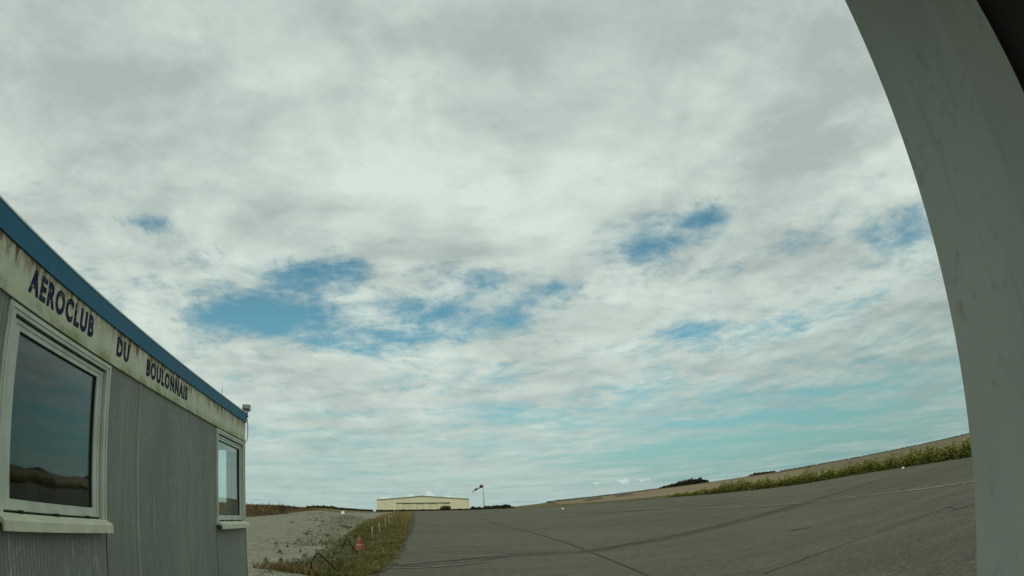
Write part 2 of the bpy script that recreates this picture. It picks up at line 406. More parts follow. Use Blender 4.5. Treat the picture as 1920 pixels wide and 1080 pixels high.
APRON = [(-2.6, 7), (-3.73, 15.94), (-4.57, 22.49), (-6.95, 38.2), (-10.47, 60.3), (-16.4, 96.6), (-24, 142), (-30.4, 183), pol(-9.3, 240), pol(-1, 231), pol(.9, 219), pol(7, 176), pol(12.4, 130), pol(15.8, 114), pol(19.4, 101), pol(24.2, 102), pol(29, 94), pol(34, 77), pol(40.3, 58.6), pol(48, 53), pol(56, 49), pol(70, 45), pol(90, 45), pol(120, 50), pol(150, 30), (-2.6, -26)]
sheet('apron', APRON, M_asphalt, 1, .22, 4)
GRAVEL = [(-11, -8), (-4.0, -8), (-4.2, 8), (-4.7, 14.7), (-6.16, 15.9), (-6.31, 17.7), (-6.8, 21.2), (-8.2, 28.5), (-10.2, 35.9), (-16.4, 64.3), (-21.5, 90), (-31.2, 146.7), (-37, 185), pol(-14.5, 165), pol(-16.0, 139), pol(-17.8, 150), pol(-19.7, 118), pol(-21.3, 91), pol(-24.2, 74.5), pol(-30, 60), pol(-40, 52), pol(-60, 40), (-24, -8)]
sheet('gravel_yard', GRAVEL, M_gravel, 1, .22, 7)
# field strips on the rising land beyond
sheet('stubble_field', [pol(3, 260), pol(7, 205), pol(12.4, 160), pol(17, 128), pol(22, 128), pol(24, 150), pol(25, 420), pol(18, 470), pol(12, 470), pol(6, 480), pol(2.5, 470)], M_tan, 1, .5)
sheet('bare_field', [pol(24.3, 150), pol(29, 112), pol(34, 95), pol(40, 78), pol(50, 72), pol(62, 80), pol(62, 590), pol(48, 596), pol(36, 596), pol(25.3, 596)], M_brown, 1, .5)
sheet('ploughed_field', [pol(5.2, 300), pol(6.6, 300), pol(6.9, 470), pol(5.6, 470)], M_purple, 2, .5)
sheet('ploughed_field', [pol(8.0, 330), pol(9.6, 320), pol(9.2, 470), pol(8.0, 470)], M_purple, 2, .5)
sheet('bare_field', [pol(2.4, 480), pol(25, 480), pol(25, 596), pol(2.4, 596)], M_brown, 1, .5, lift=.05)
sheet('bare_field', [pol(-18.5, 330), pol(-13.2, 330), pol(-13.5, 590), pol(-18.5, 590)], M_purple, 1, .5)
sheet('grass_strip', [pol(-9.3, 242), pol(-1, 233), pol(.9, 221), pol(7, 178), pol(12.4, 132), pol(17, 112), pol(17, 120), pol(12.4, 148), pol(7, 196), pol(.9, 250), pol(-1, 275), pol(-9.3, 280)], M_green, 1, .3)
# painted lines and tar seams on the apron
ribbon('painted_line', [(-14.8, 86.0), (-5.1, 86.5), (1.2, 84.5), (10, 75.0), (18, 70), (24, 67)], .34, M_line, 2, .04, 5)
ribbon('painted_line', [(2.3, 150), (9.5, 105), (13.6, 68), (15.2, 45), (16.3, 36.4), (17.3, 28.6), (16.9, 19.4), (16.2, 10)], .22, M_linew, 2, .02, 6)
ribbon('tar_seam', [(-3.73, 18.75), (-1.6, 21.6), (-.47, 22.9), (2.14, 22.5), (5.45, 25.3), (10.6, 30.4), (16.3, 36.5), (23, 41.8), (32.4, 49)], .16, M_tar, 2, .05, 8)
ribbon('tar_seam', [(-3.7, 18.0), (-1.3, 20.6), (-.4, 21.9), (2.3, 21.6), (5.8, 24.4), (11.0, 29.5), (16.8, 35.5)], .08, M_tar, 2, .04, 9)
ribbon('painted_line', [(-1.3, 21.1), (-.4, 22.4), (2.2, 22.05), (5.6, 24.85), (10.8, 29.95), (16.5, 36.0), (24, 42)], .16, M_line, 2, .04, 19)
ribbon('tar_seam', [(-6.5, 99), (-2.6, 66), (.54, 41.2), (1.75, 28), (2.15, 20.5), (2.38, 14.9), (2.5, 9)], .06, M_tar, 2, .015, 10)
ribbon('tar_seam', [(4.0, 10.7), (5.7, 12.0), (7.55, 12.9), (9.1, 13.7), (12.1, 14.4), (16, 15)], .035, M_tar, 2, .05, 11)
ribbon('painted_line', [(-3.9, 17.6), (-2.4, 18.3), (-1.2, 20.0)], .2, M_line, 2, .06, 14)
ribbon('tar_seam', [(8, 88), (14, 62), (19, 52), (27, 45)], .22, M_tar, 2, .1, 12)
M_dirt = mottled('edge_dirt', (.085, .068, .048), (.050, .046, .034), 3.0, .95, .1, bmp=.5)
ribbon('dirt_strip', [(-3.6, 15.2), (-3.75, 16.3), (-4.1, 19.2), (-4.65, 22.5), (-5.8, 30), (-7.0, 38.2), (-8.9, 50), (-10.5, 60.3)], .62, M_dirt, 2, .22, 15)
ribbon('dirt_strip', [(-10.5, 60.3), (-16.3, 96.6), (-24, 142), (-30.3, 183)], .7, M_dirt, 2, .2, 16)
sheet('oil_stain', [(8.05, 19.35), (8.3, 19.25), (8.62, 19.0), (8.7, 18.75), (8.4, 18.7), (8.15, 19.0)], M_stain, 2, .05)
sheet('oil_stain', [(10.4, 13.2), (12.0, 12.3), (13.3, 12.6), (12.8, 14.2), (11.3, 14.8)], M_stain, 2, .1)

# earth bank behind the gravel yard
def bank(name, foot, width, hgt, m, seed):
    rnd = random.Random(seed); prof = [(0, -.15), (.06, .35), (.16, .70), (.3, .95), (.5, 1.0), (.75, .6), (1, -.2)]
    vv, ff = [], []; foot = dense(foot, False, .012)
    for i, p in enumerate(foot):
        a = foot[max(i - 1, 0)]; b = foot[min(i + 1, len(foot) - 1)]
        l = math.dist(a, b); nx, ny = (b[1] - a[1]) / l, -(b[0] - a[0]) / l
        if nx * p[0] + ny * p[1] < 0: nx, ny = -nx, -ny
        e = min(1, i / 3, max(.02, (178 - math.hypot(*p)) / 110))
        for q, z in prof:
            x = p[0] + nx * width * q + rnd.uniform(-.1, .1); y = p[1] + ny * width * q + rnd.uniform(-.1, .1)
            vv.append((x, y, gz(x, y) + z * hgt * e * rnd.uniform(.86, 1.12)))
    k = len(prof)
    for i in range(len(foot) - 1):
        for j in range(k - 1): ff.append((i * k + j, i * k + j + 1, (i + 1) * k + j + 1, (i + 1) * k + j))
    me = bpy.data.meshes.new(name); me.from_pydata(vv, [], ff)
    bm = bmesh.new(); bm.from_mesh(me); bmesh.ops.recalc_face_normals(bm, faces=bm.faces)
    for f in bm.faces: f.smooth = True
    bm.to_mesh(me); bm.free()
    tag(obj(name, me, m), kind='structure'); return foot
BANK = [pol(-44, 60), pol(-34, 63), pol(-28, 69), pol(-24.1, 75), pol(-22.5, 81), pol(-21.3, 89), pol(-20.6, 98), pol(-19.6, 114), pol(-18.6, 134), pol(-17.8, 158), pol(-17.2, 178)]
M_bank = mottled('dry_bank', (.150, .092, .048), (.095, .078, .034), .35, .95, .1, bmp=.6)
bank('earth_bank', BANK, 9.0, 1.45, M_bank, 5)

# ------------------------------------------------------------------ vegetation as real blades and leaves
rng = np.random.default_rng(7)
GRASS = [(0, (.050, .058, .020)), (.35, (.098, .108, .034)), (.6, (.148, .140, .048)), (.8, (.225, .165, .075)), (1, (.330, .250, .125))]
WEED = [(0, (.040, .060, .012)), (.4, (.110, .140, .024)), (.7, (.225, .230, .045)), (.88, (.340, .300, .085)), (1, (.42, .41, .17))]
DRY = [(0, (.062, .060, .024)), (.4, (.130, .098, .042)), (.7, (.200, .135, .062)), (1, (.300, .215, .115))]
GREY = [(0, (.080, .090, .045)), (.5, (.165, .182, .100)), (1, (.29, .295, .175))]
M_grass = tinted('verge_blades', GRASS); M_weed = tinted('weed_leaves', WEED); M_dry = tinted('dry_blades', DRY); M_grey = tinted('grey_leaves', GREY)
def blades(name, base, hgt, wid, lean, col, m, label, cat):
    n = len(base); a = rng.uniform(0, 2 * np.pi, n); c, s = np.cos(a), np.sin(a)
    la = rng.uniform(0, 2 * np.pi, n); lx, ly = np.cos(la) * lean * hgt, np.sin(la) * lean * hgt
    V = np.zeros((n, 5, 3)); z = np.zeros(n)
    wv = np.stack([c * wid / 2, s * wid / 2, z], 1)
    midp = base + np.stack([lx * .35, ly * .35, hgt * .55], 1); tip = base + np.stack([lx, ly, hgt], 1)
    V[:, 0] = base - wv; V[:, 1] = base + wv; V[:, 2] = midp + wv * .8; V[:, 3] = midp - wv * .8; V[:, 4] = tip
    o = np.arange(n)[:, None] * 5
    T = np.concatenate([o + [0, 1, 2], o + [0, 2, 3], o + [3, 2, 4]])
    me = arrays(name, V.reshape(-1, 3), T, np.repeat(col, 5))
    return tag(obj(name, me, m), label, cat, kind='stuff')
def spread(poly, n, power=1.0, seed=1):
    """random points in a polygon, denser close to the camera"""
    r = random.Random(seed); xs = [p[0] for p in poly]; ys = [p[1] for p in poly]; out = []
    y0, y1 = min(ys), max(ys); tries = 0
    while len(out) < n and tries < n * 60:
        tries += 1
        y = y0 + (y1 - y0) * r.random() ** power; x = r.uniform(min(xs), max(xs))
        if inside(poly, x, y): out.append((x, y, gz(x, y)))
    return np.array(out)
VERGE = [(-6.1, 15.3), (-6.2, 17.5), (-6.7, 21.2), (-8.1, 28.5), (-10.0, 35.9), (-16.0, 64.3), (-21.0, 90), (-30.6, 146), (-36, 184), (-30.4, 183), (-23.9, 142), (-16.3, 96.6), (-10.4, 60.3), (-6.85, 38.2), (-4.45, 22.5), (-3.65, 16.2), (-3.9, 14.6)]
b = np.concatenate([spread(VERGE[:6] + VERGE[12:], 42000, 1.9, 3), spread([p for p in VERGE if p[1] > 55], 16000, 1.3, 4)])
dist = np.hypot(b[:, 0], b[:, 1])
dryness = np.clip((dist - 50) / 80, 0, 1) * .40
blades('verge_grass', b, rng.uniform(.05, .17, len(b)) * (1 + dist / 160), .012 + dist * .00045, .7, np.clip(rng.normal(.42, .18, len(b)) + dryness + .26 * np.sin(b[:, 0] * 1.9 + np.sin(b[:, 1] * .7) * 2) * np.sin(b[:, 1] * .55 + b[:, 0]), 0, 1), M_grass, 'short olive and dry grass on the verge between gravel and apron', 'grass')
# straggling grass along the gravel foot of the cabin
b = spread([(-6.9, 15.6), (-4.9, 14.9), (-5.0, 16.6), (-6.0, 17.3)], 2600, 1, 12)
blades('dry_grass', b, rng.uniform(.06, .26, len(b)), .014, .6, np.clip(rng.normal(.55, .25, len(b)), 0, 1), M_dry, 'dry brown grass tufts at the near end of the gravel yard', 'grass')
b = spread([(-8.6, 27), (-10.6, 36.5), (-13.5, 50), (-19, 74), (-24, 96), (-33, 120), (-31, 110), (-27, 90), (-21.5, 70), (-16.5, 52), (-13.2, 38), (-10.6, 27)], 5000, 1.5, 21); b[:, 0] += rng.normal(0, 1.0, len(b)) + .5; b = np.array([(x, y, gz(x, y)) for x, y, _ in b])
blades('sparse_grass', b, rng.uniform(.03, .10, len(b)) * (1 + np.hypot(b[:, 0], b[:, 1]) / 160), .016 + np.hypot(b[:, 0], b[:, 1]) * .0006, .8, np.clip(rng.normal(.42, .2, len(b)), 0, 1), M_grass, 'sparse low grass creeping over the gravel beside the verge', 'grass')
# dry growth on the bank
pts = []
for i in range(9000):
    k = rng.integers(0, len(BANK) - 1); t = rng.random(); x = BANK[k][0] + (BANK[k + 1][0] - BANK[k][0]) * t; y = BANK[k][1] + (BANK[k + 1][1] - BANK[k][1]) * t
    d = math.hypot(x, y); q = rng.random() ** .8 * 4.6; x *= (d + q) / d; y *= (d + q) / d
    e = min(1, max(.02, (178 - d) / 110)); prof = e * np.interp(q / 9.0, [0, .06, .16, .3, .5], [-.1, .35, .70, .95, 1.0])
    pts.append((x, y, gz(x, y) + 1.40 * prof - .08))
b = np.array(pts); hh = rng.uniform(.12, .42, len(b)) * np.clip((185 - np.hypot(b[:, 0], b[:, 1])) / 90, .3, 1); hh[rng.random(len(b)) > .975] *= 2.2
blades('bank_grass', b, hh, .075, .5, np.clip(rng.normal(.48, .24, len(b)), 0, 1), M_dry, 'dry brown grass and weeds covering the low bank behind the gravel', 'grass')

def leafmass(name, centres, hgts, nleaf, size, spreadr, colmean, m, label, cat, tipcol=None, kind='stuff', parent=None):
    """upright leafy plants: leaves scattered up each stem, seed heads on top"""
    Vs, cols = [], []
    for (x, y, z), h in zip(centres, hgts):
        k = int(nleaf * rng.uniform(.7, 1.3)); t = rng.random(k) ** .8; a = rng.uniform(0, 2 * np.pi, k); r = spreadr * h * (1 - t * .75) * rng.uniform(.3, 1, k)
        p = np.stack([x + np.cos(a) * r, y + np.sin(a) * r, z + t * h], 1)
        d1 = rng.normal(size=(k, 3)); d1[:, 2] = d1[:, 2] * .6 + .5; d1 /= np.linalg.norm(d1, axis=1)[:, None]
        d2 = np.cross(d1, rng.normal(size=(k, 3))); d2 /= np.linalg.norm(d2, axis=1)[:, None]
        s = size * rng.uniform(.5, 1.3, k)[:, None]
        Vs.append(np.stack([p - d1 * s, p + d2 * s * .38, p + d1 * s, p - d2 * s * .38], 1))
        c = np.clip(rng.normal(colmean, .16, k) + (t - .5) * .22 + rng.normal(0, .08), 0, .93)
        if tipcol is not None: c[t > .96] = tipcol
        cols.append(np.repeat(c, 4))
    V = np.concatenate(Vs).reshape(-1, 3); n = len(V) // 4
    me = arrays(name, V, np.arange(n * 4).reshape(n, 4), np.concatenate(cols))
    return tag(obj(name, me, m, parent), label, cat, kind=kind)
# tall flowering weeds along the far apron edge
c, hh = [], []
for i in range(7000):
    a = rng.uniform(12.5, 56); de = np.interp(a, [12.4, 15.8, 19.4, 24.2, 29, 34, 40.3, 48, 56], [130.5, 114.5, 101.5, 103, 94.5, 77.5, 59.2, 53.5, 49.5])
    d = de + rng.random() ** 1.3 * 5.5 + .2; x, y = pol(a, d); c.append((x, y, gz(x, y)))
    patch = 1.02 + .10 * math.sin(a * 1.1) + .12 * math.sin(a * 3.3 + 1) + .10 * math.sin(a * 7.7)
    hh.append(rng.uniform(.75, 1.6) * patch * min(1, .35 + max(0, a - 13) / 8) * (1.18 if rng.random() > .9 else rng.uniform(.6, 1.05)))
leafmass('tall_weeds', c, hh, 26, .135, .30, .42, M_weed, 'tall green and yellow flowering weeds along the right edge of the apron', 'weeds', .97)
# weeds at the corner of the gravel yard
c = [(-5.55 + rng.normal(0, .30), 17.6 + rng.normal(0, 1.4), 0.0) for i in range(46)] + [(-6.55 + rng.normal(0, .35), 21.5 + rng.normal(0, 2.2), 0.0) for i in range(40)] + [(-8.4 + rng.normal(0, .5), 29 + rng.normal(0, 3), 0.05) for i in range(44)]
leafmass('yard_weeds', c, rng.uniform(.08, .40, len(c)), 150, .030, .75, .45, M_grey, 'grey green leafy weeds where gravel meets verge near the red cone', 'weeds', None)
c = []
for i in range(46):
    k = rng.random(); x, y = -10.2 - 26 * k - abs(rng.normal(0, 2.2)), 38 + 82 * k + rng.normal(0, 3)
    if inside(GRAVEL, x, y): c.append((x, y, gz(x, y)))
leafmass('yard_weeds', c, rng.uniform(.05, .16, len(c)), 110, .06, 3.6, .55, M_grey, 'scattered low weed patches in the far part of the gravel yard', 'weeds', None)

M_tree = tinted('dark_leaves', [(0, (.008, .011, .008)), (.6, (.020, .026, .014)), (1, (.04, .05, .022))])
M_olive = tinted('olive_leaves', [(0, (.030, .034, .012)), (.6, (.060, .062, .020)), (1, (.095, .090, .032))])
def crowd(name, blobs, nleaf, size, m, label, cat, kind='stuff'):
    """far wood or hedge: leaf faces filling overlapping uneven crowns; blobs = (x, y, z, rx, rz)"""
    Vs, cols = [], []
    for x, y, z, rx, rz in blobs:
        d = rng.normal(size=(nleaf, 3)); d /= np.linalg.norm(d, axis=1)[:, None]; d[:, 2] = np.abs(d[:, 2]) * 1.2 - .2
        lump = 1 + .25 * np.sin(d[:, 0] * 5 + x) * np.sin(d[:, 1] * 4 + d[:, 2] * 6)
        r = rng.uniform(.55, 1.0, nleaf) * lump
        p = np.stack([x + d[:, 0] * rx * r, y + d[:, 1] * rx * r, z + np.maximum(d[:, 2] * rz * r, -.1)], 1)
        d1 = rng.normal(size=(nleaf, 3)); d1 /= np.linalg.norm(d1, axis=1)[:, None]
        d2 = np.cross(d1, rng.normal(size=(nleaf, 3))); d2 /= np.linalg.norm(d2, axis=1)[:, None]
        s = size * rng.uniform(.6, 1.3, nleaf)[:, None]
        Vs.append(np.stack([p - d1 * s, p + d2 * s * .7, p + d1 * s, p - d2 * s * .7], 1)); cols.append(np.repeat(np.clip(rng.normal(.45, .25, nleaf), 0, 1), 4))
    V = np.concatenate(Vs).reshape(-1, 3); n = len(V) // 4
    return tag(obj(name, arrays(name, V, np.arange(4 * n).reshape(n, 4), np.concatenate(cols)), m), label, cat, kind=kind)
def row(a0, a1, d, n, rz, rx, prof=None, jd=6):
    out = []
    for i in range(n):
        t = (i + rng.uniform(.1, .9)) / n; a = a0 + (a1 - a0) * t; dd = d + rng.uniform(-jd, jd); x, y = pol(a, dd)
        h = rz * (np.interp(t, *prof) if prof else 1) * rng.uniform(.85, 1.12); out.append((x, y, gz(x, y) - .1, rx * rng.uniform(.8, 1.2), h))
    return out
crowd('distant_wood', row(11.9, 16.0, 560, 34, 5.2, 3.0, ([0, .15, .4, .6, .85, 1], [.25, .45, .8, 1, .95, .35])), 260, .7, M_tree, 'small dark wood on the skyline of the rising fields', 'wood')
crowd('distant_hedge', row(19.8, 22.0, 575, 24, 2.3, 2.2, ([0, .2, .6, 1], [.4, 1, .8, .6])), 160, .6, M_tree, 'low dark hedge on the skyline above the tall weeds', 'hedge')
crowd('ridge_hedge', row(22.5, 62, 592, 260, 1.0, 1.7) + row(2, 11.6, 592, 80, 1.0, 1.7), 60, .55, M_olive, 'thin dark hedge line running along the skyline of the fields', 'hedge')
crowd('distant_hedge', row(-3.35, -1.15, 430, 26, 2.1, 2.2, ([0, .08, .18, .6, .9, 1], [.5, 1.05, .8, .9, 1.1, .4])), 160, .55, M_tree, 'dark hedge beside the windsock right of the cream hangar', 'hedge')
for a, h, lab in ((-4.28, 2.2, 'dark round bush touching the right end of the cream hangar'), (-3.82, 1.7, 'smaller dark bush between the hangar bush and the windsock pole')):
    x, y = pol(a, 428); crowd('bush', [(x, y, gz(x, y), 1.7, h), (x + 1, y, gz(x, y), 1.2, h * .7), (x - 1.1, y + .5, gz(x, y), 1.3, h * .75)], 240, .4, M_tree, lab, 'bush', kind='thing')
x, y = pol(-6.68, 262)
crowd('bush', [(x, y, gz(x, y), 1.6, 2.3), (x + 1.1, y, gz(x, y), 1.2, 1.9), (x - 1.3, y, gz(x, y), 1.1, 1.6)], 260, .3, M_olive, 'olive bush in front of the right part of the hangar doors', 'bush', kind='thing')
crowd('low_hedge', row(-16.3, -.8, 256, 170, .72, 1.0, jd=2.5), 60, .34, M_tree, 'low dark hedge line across the field in front of the hangar', 'hedge')
crowd('brushwood', row(-22.6, -19.7, 95, 24, .30, .50, jd=2.5), 36, .10, mottled('bare_twigs', (.07, .045, .04), (.05, .04, .03)), 'bare purplish brushwood on top of the brown bank', 'brushwood')
for o in [o for o in COL.objects if o.name.startswith('brushwood')]: o.location.z = 1.05
crowd('far_scrub', row(-18.6, -16.2, 300, 30, 1.2, 1.6), 80, .4, M_olive, 'brown green scrub line left of the hangar skyline', 'scrub')

# ------------------------------------------------------------------ clubhouse cabin
WD = R(-11.11602)                                                        # azimuth of its long front
D = 2.6
rz = math.pi / 2 - WD
clubhouse = empty('clubhouse', (-math.cos(WD) * D, math.sin(WD) * D, 0), rz)  # local x runs along the front, -y faces out
tag(clubhouse, 'grey weathered panel cabin with blue roof edge and club lettering', 'building')
S0, S1, DEP = -1.0, 11.15, 4.2

def b_panel(t, b):
    p = objco(t); px, py, pz = t.sep(p)
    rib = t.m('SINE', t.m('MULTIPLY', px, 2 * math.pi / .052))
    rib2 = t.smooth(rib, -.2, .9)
    st = t.noise(t.comb(t.m('MULTIPLY', px, 1.0), t.m('MULTIPLY', py, 1.0), t.m('MULTIPLY', pz, .10)), 9.0, 7, .68)
    big = t.noise(t.comb(px, py, t.m('MULTIPLY', pz, .45)), 1.1, 5, .6)
    fleck = t.noise(t.comb(px, py, t.m('MULTIPLY', pz, .28)), 30, 5, .7)
    c = t.mix(t.smooth(big, .35, .68), (.250, .268, .222), (.305, .322, .270))
    c = t.mix(t.smooth(st, .36, .62, 0, .45), c, (.190, .208, .168))
    c = t.mix(t.smooth(st, .62, .76, 0, .28), c, (.37, .39, .33))
    zone = t.noise(t.comb(px, py, t.m('MULTIPLY', pz, .7)), 1.7, 3, .5)
    fl = t.m('MULTIPLY', t.smooth(fleck, .53, .62), t.smooth(zone, .50, .64))
    c = t.mix(t.m('MULTIPLY', fl, .55), c, (.56, .58, .50))
    # lime run-off hanging below the window sills
    under = t.m('MULTIPLY', t.m('MULTIPLY', t.smooth(pz, 1.26, 1.20), t.smooth(pz, .25, 1.1, .35, 1)), t.smooth(t.m('ABSOLUTE', t.m('SUBTRACT', px, 4.3)), .75, 1.0, 1, 0))
    run = t.smooth(t.noise(t.comb(px, 0.0, t.m('MULTIPLY', pz, .12)), 13, 4, .6), .56, .66)
    c = t.mix(t.m('MULTIPLY', under, t.m('MULTIPLY', run, .6)), c, (.55, .58, .50))
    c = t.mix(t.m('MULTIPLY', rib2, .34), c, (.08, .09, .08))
    t.put(b.inputs['Base Color'], c); bump(t, b, t.m('ADD', t.m('MULTIPLY', rib2, -1.0), t.m('MULTIPLY', fleck, .5)), .45, .006)
M_panel = mat('ribbed_panel', (.13, .14, .12), .75, .3, b_panel)

M_strip = mottled('pale_strip', (.44, .46, .40), (.27, .29, .245), 6, .75, .3, stretch=(1, 1, .3))
def b_sign(t, b):
    p = objco(t); px, py, pz = t.sep(p)
    n = t.noise(p, 3.2, 6, .65); f = t.noise(t.comb(px, py, t.m('MULTIPLY', pz, .30)), 14, 6, .7); g = t.noise(p, 22, 5, .75); z = t.noise(t.comb(px, 0.0, 0.0), 1.25, 3, .6)
    c = t.mix(t.smooth(n, .35, .68), (.640, .655, .500), (.530, .560, .390))
    c = t.mix(t.m('MULTIPLY', t.smooth(g, .55, .72), .35), c, (.300, .330, .190))
    topm = t.smooth(t.m('ADD', pz, t.m('MULTIPLY', t.m('SUBTRACT', f, .5), .42)), 2.93, 3.09)
    c = t.mix(t.m('MULTIPLY', t.m('MULTIPLY', topm, t.smooth(z, .38, .52, .15, 1)), t.smooth(f, .42, .56)), c, (.210, .085, .040))
    c = t.mix(t.m('MULTIPLY', t.m('MULTIPLY', topm, t.smooth(g, .50, .62)), .6), c, (.330, .310, .100))
    botm = t.smooth(t.m('ADD', pz, t.m('MULTIPLY', t.m('SUBTRACT', g, .5), .16)), 2.86, 2.78)
    c = t.mix(t.m('MULTIPLY', botm, t.smooth(n, .42, .62, .25, .9)), c, (.280, .310, .140))
    speck = t.smooth(t.noise(p, 48, 4, .7), .63, .70)
    c = t.mix(t.m('MULTIPLY', speck, .6), c, (.09, .075, .05))
    t.put(b.inputs['Base Color'], c); bump(t, b, g, .3, .006)
M_sign = mat('stained_cream_board', (.4, .42, .29), .7, .3, b_sign)
M_blue = mottled('blue_roof_edge', (.022, .130, .215), (.030, .150, .245), 1.6, .6, .22, stretch=(1, 1, .3))
M_roof = mottled('roof_felt', (.14, .145, .13), (.10, .10, .09), 2)
M_frame = mottled('white_frame', (.600, .630, .530), (.450, .485, .390), 5.0, .5, .4, stretch=(1, 1, .4))
M_sill = mottled('yellowed_sill', (.64, .645, .49), (.52, .53, .39), 7, .55, .35)
M_gasket = mat('dark_gasket', (.02, .022, .02), .7)
M_inside = mottled('dim_interior', (.06, .06, .055), (.045, .045, .04), 1)
def b_glass(t, b):
    tr = t.new('ShaderNodeBsdfTransparent'); tr.inputs[0].default_value = (.93, .98, .97, 1)
    gl = t.new('ShaderNodeBsdfGlossy'); gl.inputs['Roughness'].default_value = .03; gl.inputs[0].default_value = (.92, .97, .95, 1)
    fr = t.new('ShaderNodeFresnel'); ge = t.new('ShaderNodeNewGeometry'); t.put(fr.inputs[0], t.m('MULTIPLY_ADD', ge.outputs['Backfacing'], 1 / 1.55 - 1.55, 1.55))
    p = objco(t); wn = t.new('ShaderNodeBump'); wn.inputs['Strength'].default_value = .10; wn.inputs['Distance'].default_value = .02; t.put(wn.inputs['Height'], t.noise(p, 1.6, 2, .5)); t.l.new(wn.outputs[0], gl.inputs['Normal'])
    mx0 = t.new('ShaderNodeMixShader'); t.put(mx0.inputs[0], fr.outputs[0]); t.l.new(tr.outputs[0], mx0.inputs[1]); t.l.new(gl.outputs[0], mx0.inputs[2])
    df = t.new('ShaderNodeBsdfDiffuse'); df.inputs[0].default_value = (.42, .43, .38, 1)
    film = t.m('MULTIPLY', t.smooth(t.noise(t.vm('MULTIPLY', p, (1, 1, .35)), 5, 6, .65), .40, .75), .03)
    mx = t.new('ShaderNodeMixShader'); t.put(mx.inputs[0], film); t.l.new(mx0.outputs[0], mx.inputs[1]); t.l.new(df.outputs[0], mx.inputs[2])
    out = [n for n in t.n if n.type == 'OUTPUT_MATERIAL'][0]; t.l.new(mx.outputs[0], out.inputs[0])
M_glass = mat('window_glass', build=b_glass)
def b_navy(t, b):
    p = objco(t); n = t.noise(p, 9, 5, .6); ch = t.noise(p, 26, 5, .7)
    c = t.mix(t.smooth(n, .35, .7), (.013, .015, .050), (.040, .042, .092)); c = t.mix(t.smooth(ch, .57, .66, 0, .85), c, (.40, .42, .31))
    t.put(b.inputs['Base Color'], c)
M_navy = mat('navy_letters', (.02, .02, .06), .8, .1, b_navy)

ZB, ZF0, ZF1, ZR = .22, 2.762, 3.086, 3.244
WIN = [(3.50, 5.36), (9.25, 11.11)]
WZ0, WZ1 = 1.36, 2.735
def wall_mesh(name, boxes, bevel=.004):
    bm = bmesh.new()
    for q in boxes: box(bm, *q)
    return fin(bm, name, bevel)
# front: panels butted with narrow open seams, openings left for the windows
fr = []
g = .014
for a, b_ in ((S0, 1.65), (1.65, 3.50)): fr.append((a + g, b_ - g, 0, .05, ZB, 2.80))
fr.append((3.50 + g, 5.36 - g, 0, .05, ZB, WZ0))
for a, b_ in ((5.36, 6.16), (6.16, 7.94), (7.94, 9.25)): fr.append((a + g, b_ - g, 0, .05, ZB, 2.80))
fr.append((9.25 + g, 11.11 - g, 0, .05, ZB, WZ0)); fr.append((11.11 + g, S1, 0, .05, ZB, 2.80))
for a, b_ in WIN: fr.append((a + g, b_ - g, .002, .05, WZ1, 2.80))
obj('front_wall', wall_mesh('front_wall', fr), M_panel, clubhouse)
for s, q0, q1, q2 in ((6.16, .022, .010, .010), (7.94, .016, .008, .007), (1.65, .022, .010, .010), (6.64, .006, .006, .004)):
    bm = bmesh.new(); box(bm, s - q0, s + q1, -q2, .0, ZB, 2.765); obj('joint_strip', fin(bm, 'joint_strip', .003), M_strip, clubhouse)
EW = (.24, 1.75)
ew = [(S1 - .05, S1 - .001, .052, EW[0], ZB, 2.80), (S1 - .05, S1 - .001, EW[1], DEP, ZB, 2.80), (S1 - .05, S1 - .001, EW[0], EW[1], ZB, 1.36), (S1 - .05, S1 - .001, EW[0], EW[1], 2.66, 2.80)]
obj('end_wall', wall_mesh('end_wall', ew), M_panel, clubhouse)
obj('end_wall', wall_mesh('near_end_wall', [(S0, S0 + .05, .052, DEP, ZB, 2.80)]), M_panel, clubhouse)
obj('rear_wall', wall_mesh('rear_wall', [(S0 + .052, S1 - .052, DEP - .05, DEP, ZB, 2.80)]), M_panel, clubhouse)
bm = bmesh.new(); box(bm, S0 + .06, S1 - .06, .06, DEP - .06, ZB, ZB + .08); box(bm, S0 + .06, S1 - .06, .06, DEP - .06, 2.745, 2.80)
box(bm, S0 + .07, S1 - 1.95, 2.3, 2.36, ZB + .08, 2.745)
obj('interior_lining', fin(bm, 'interior_lining'), M_inside, clubhouse)
bm = bmesh.new(); box(bm, S0 + .1, S1 - .1, .10, DEP - .1, 0, ZB - .004)
obj('plinth', fin(bm, 'plinth', .01), mottled('plinth_block', (.10, .10, .09), (.07, .07, .06)), clubhouse)
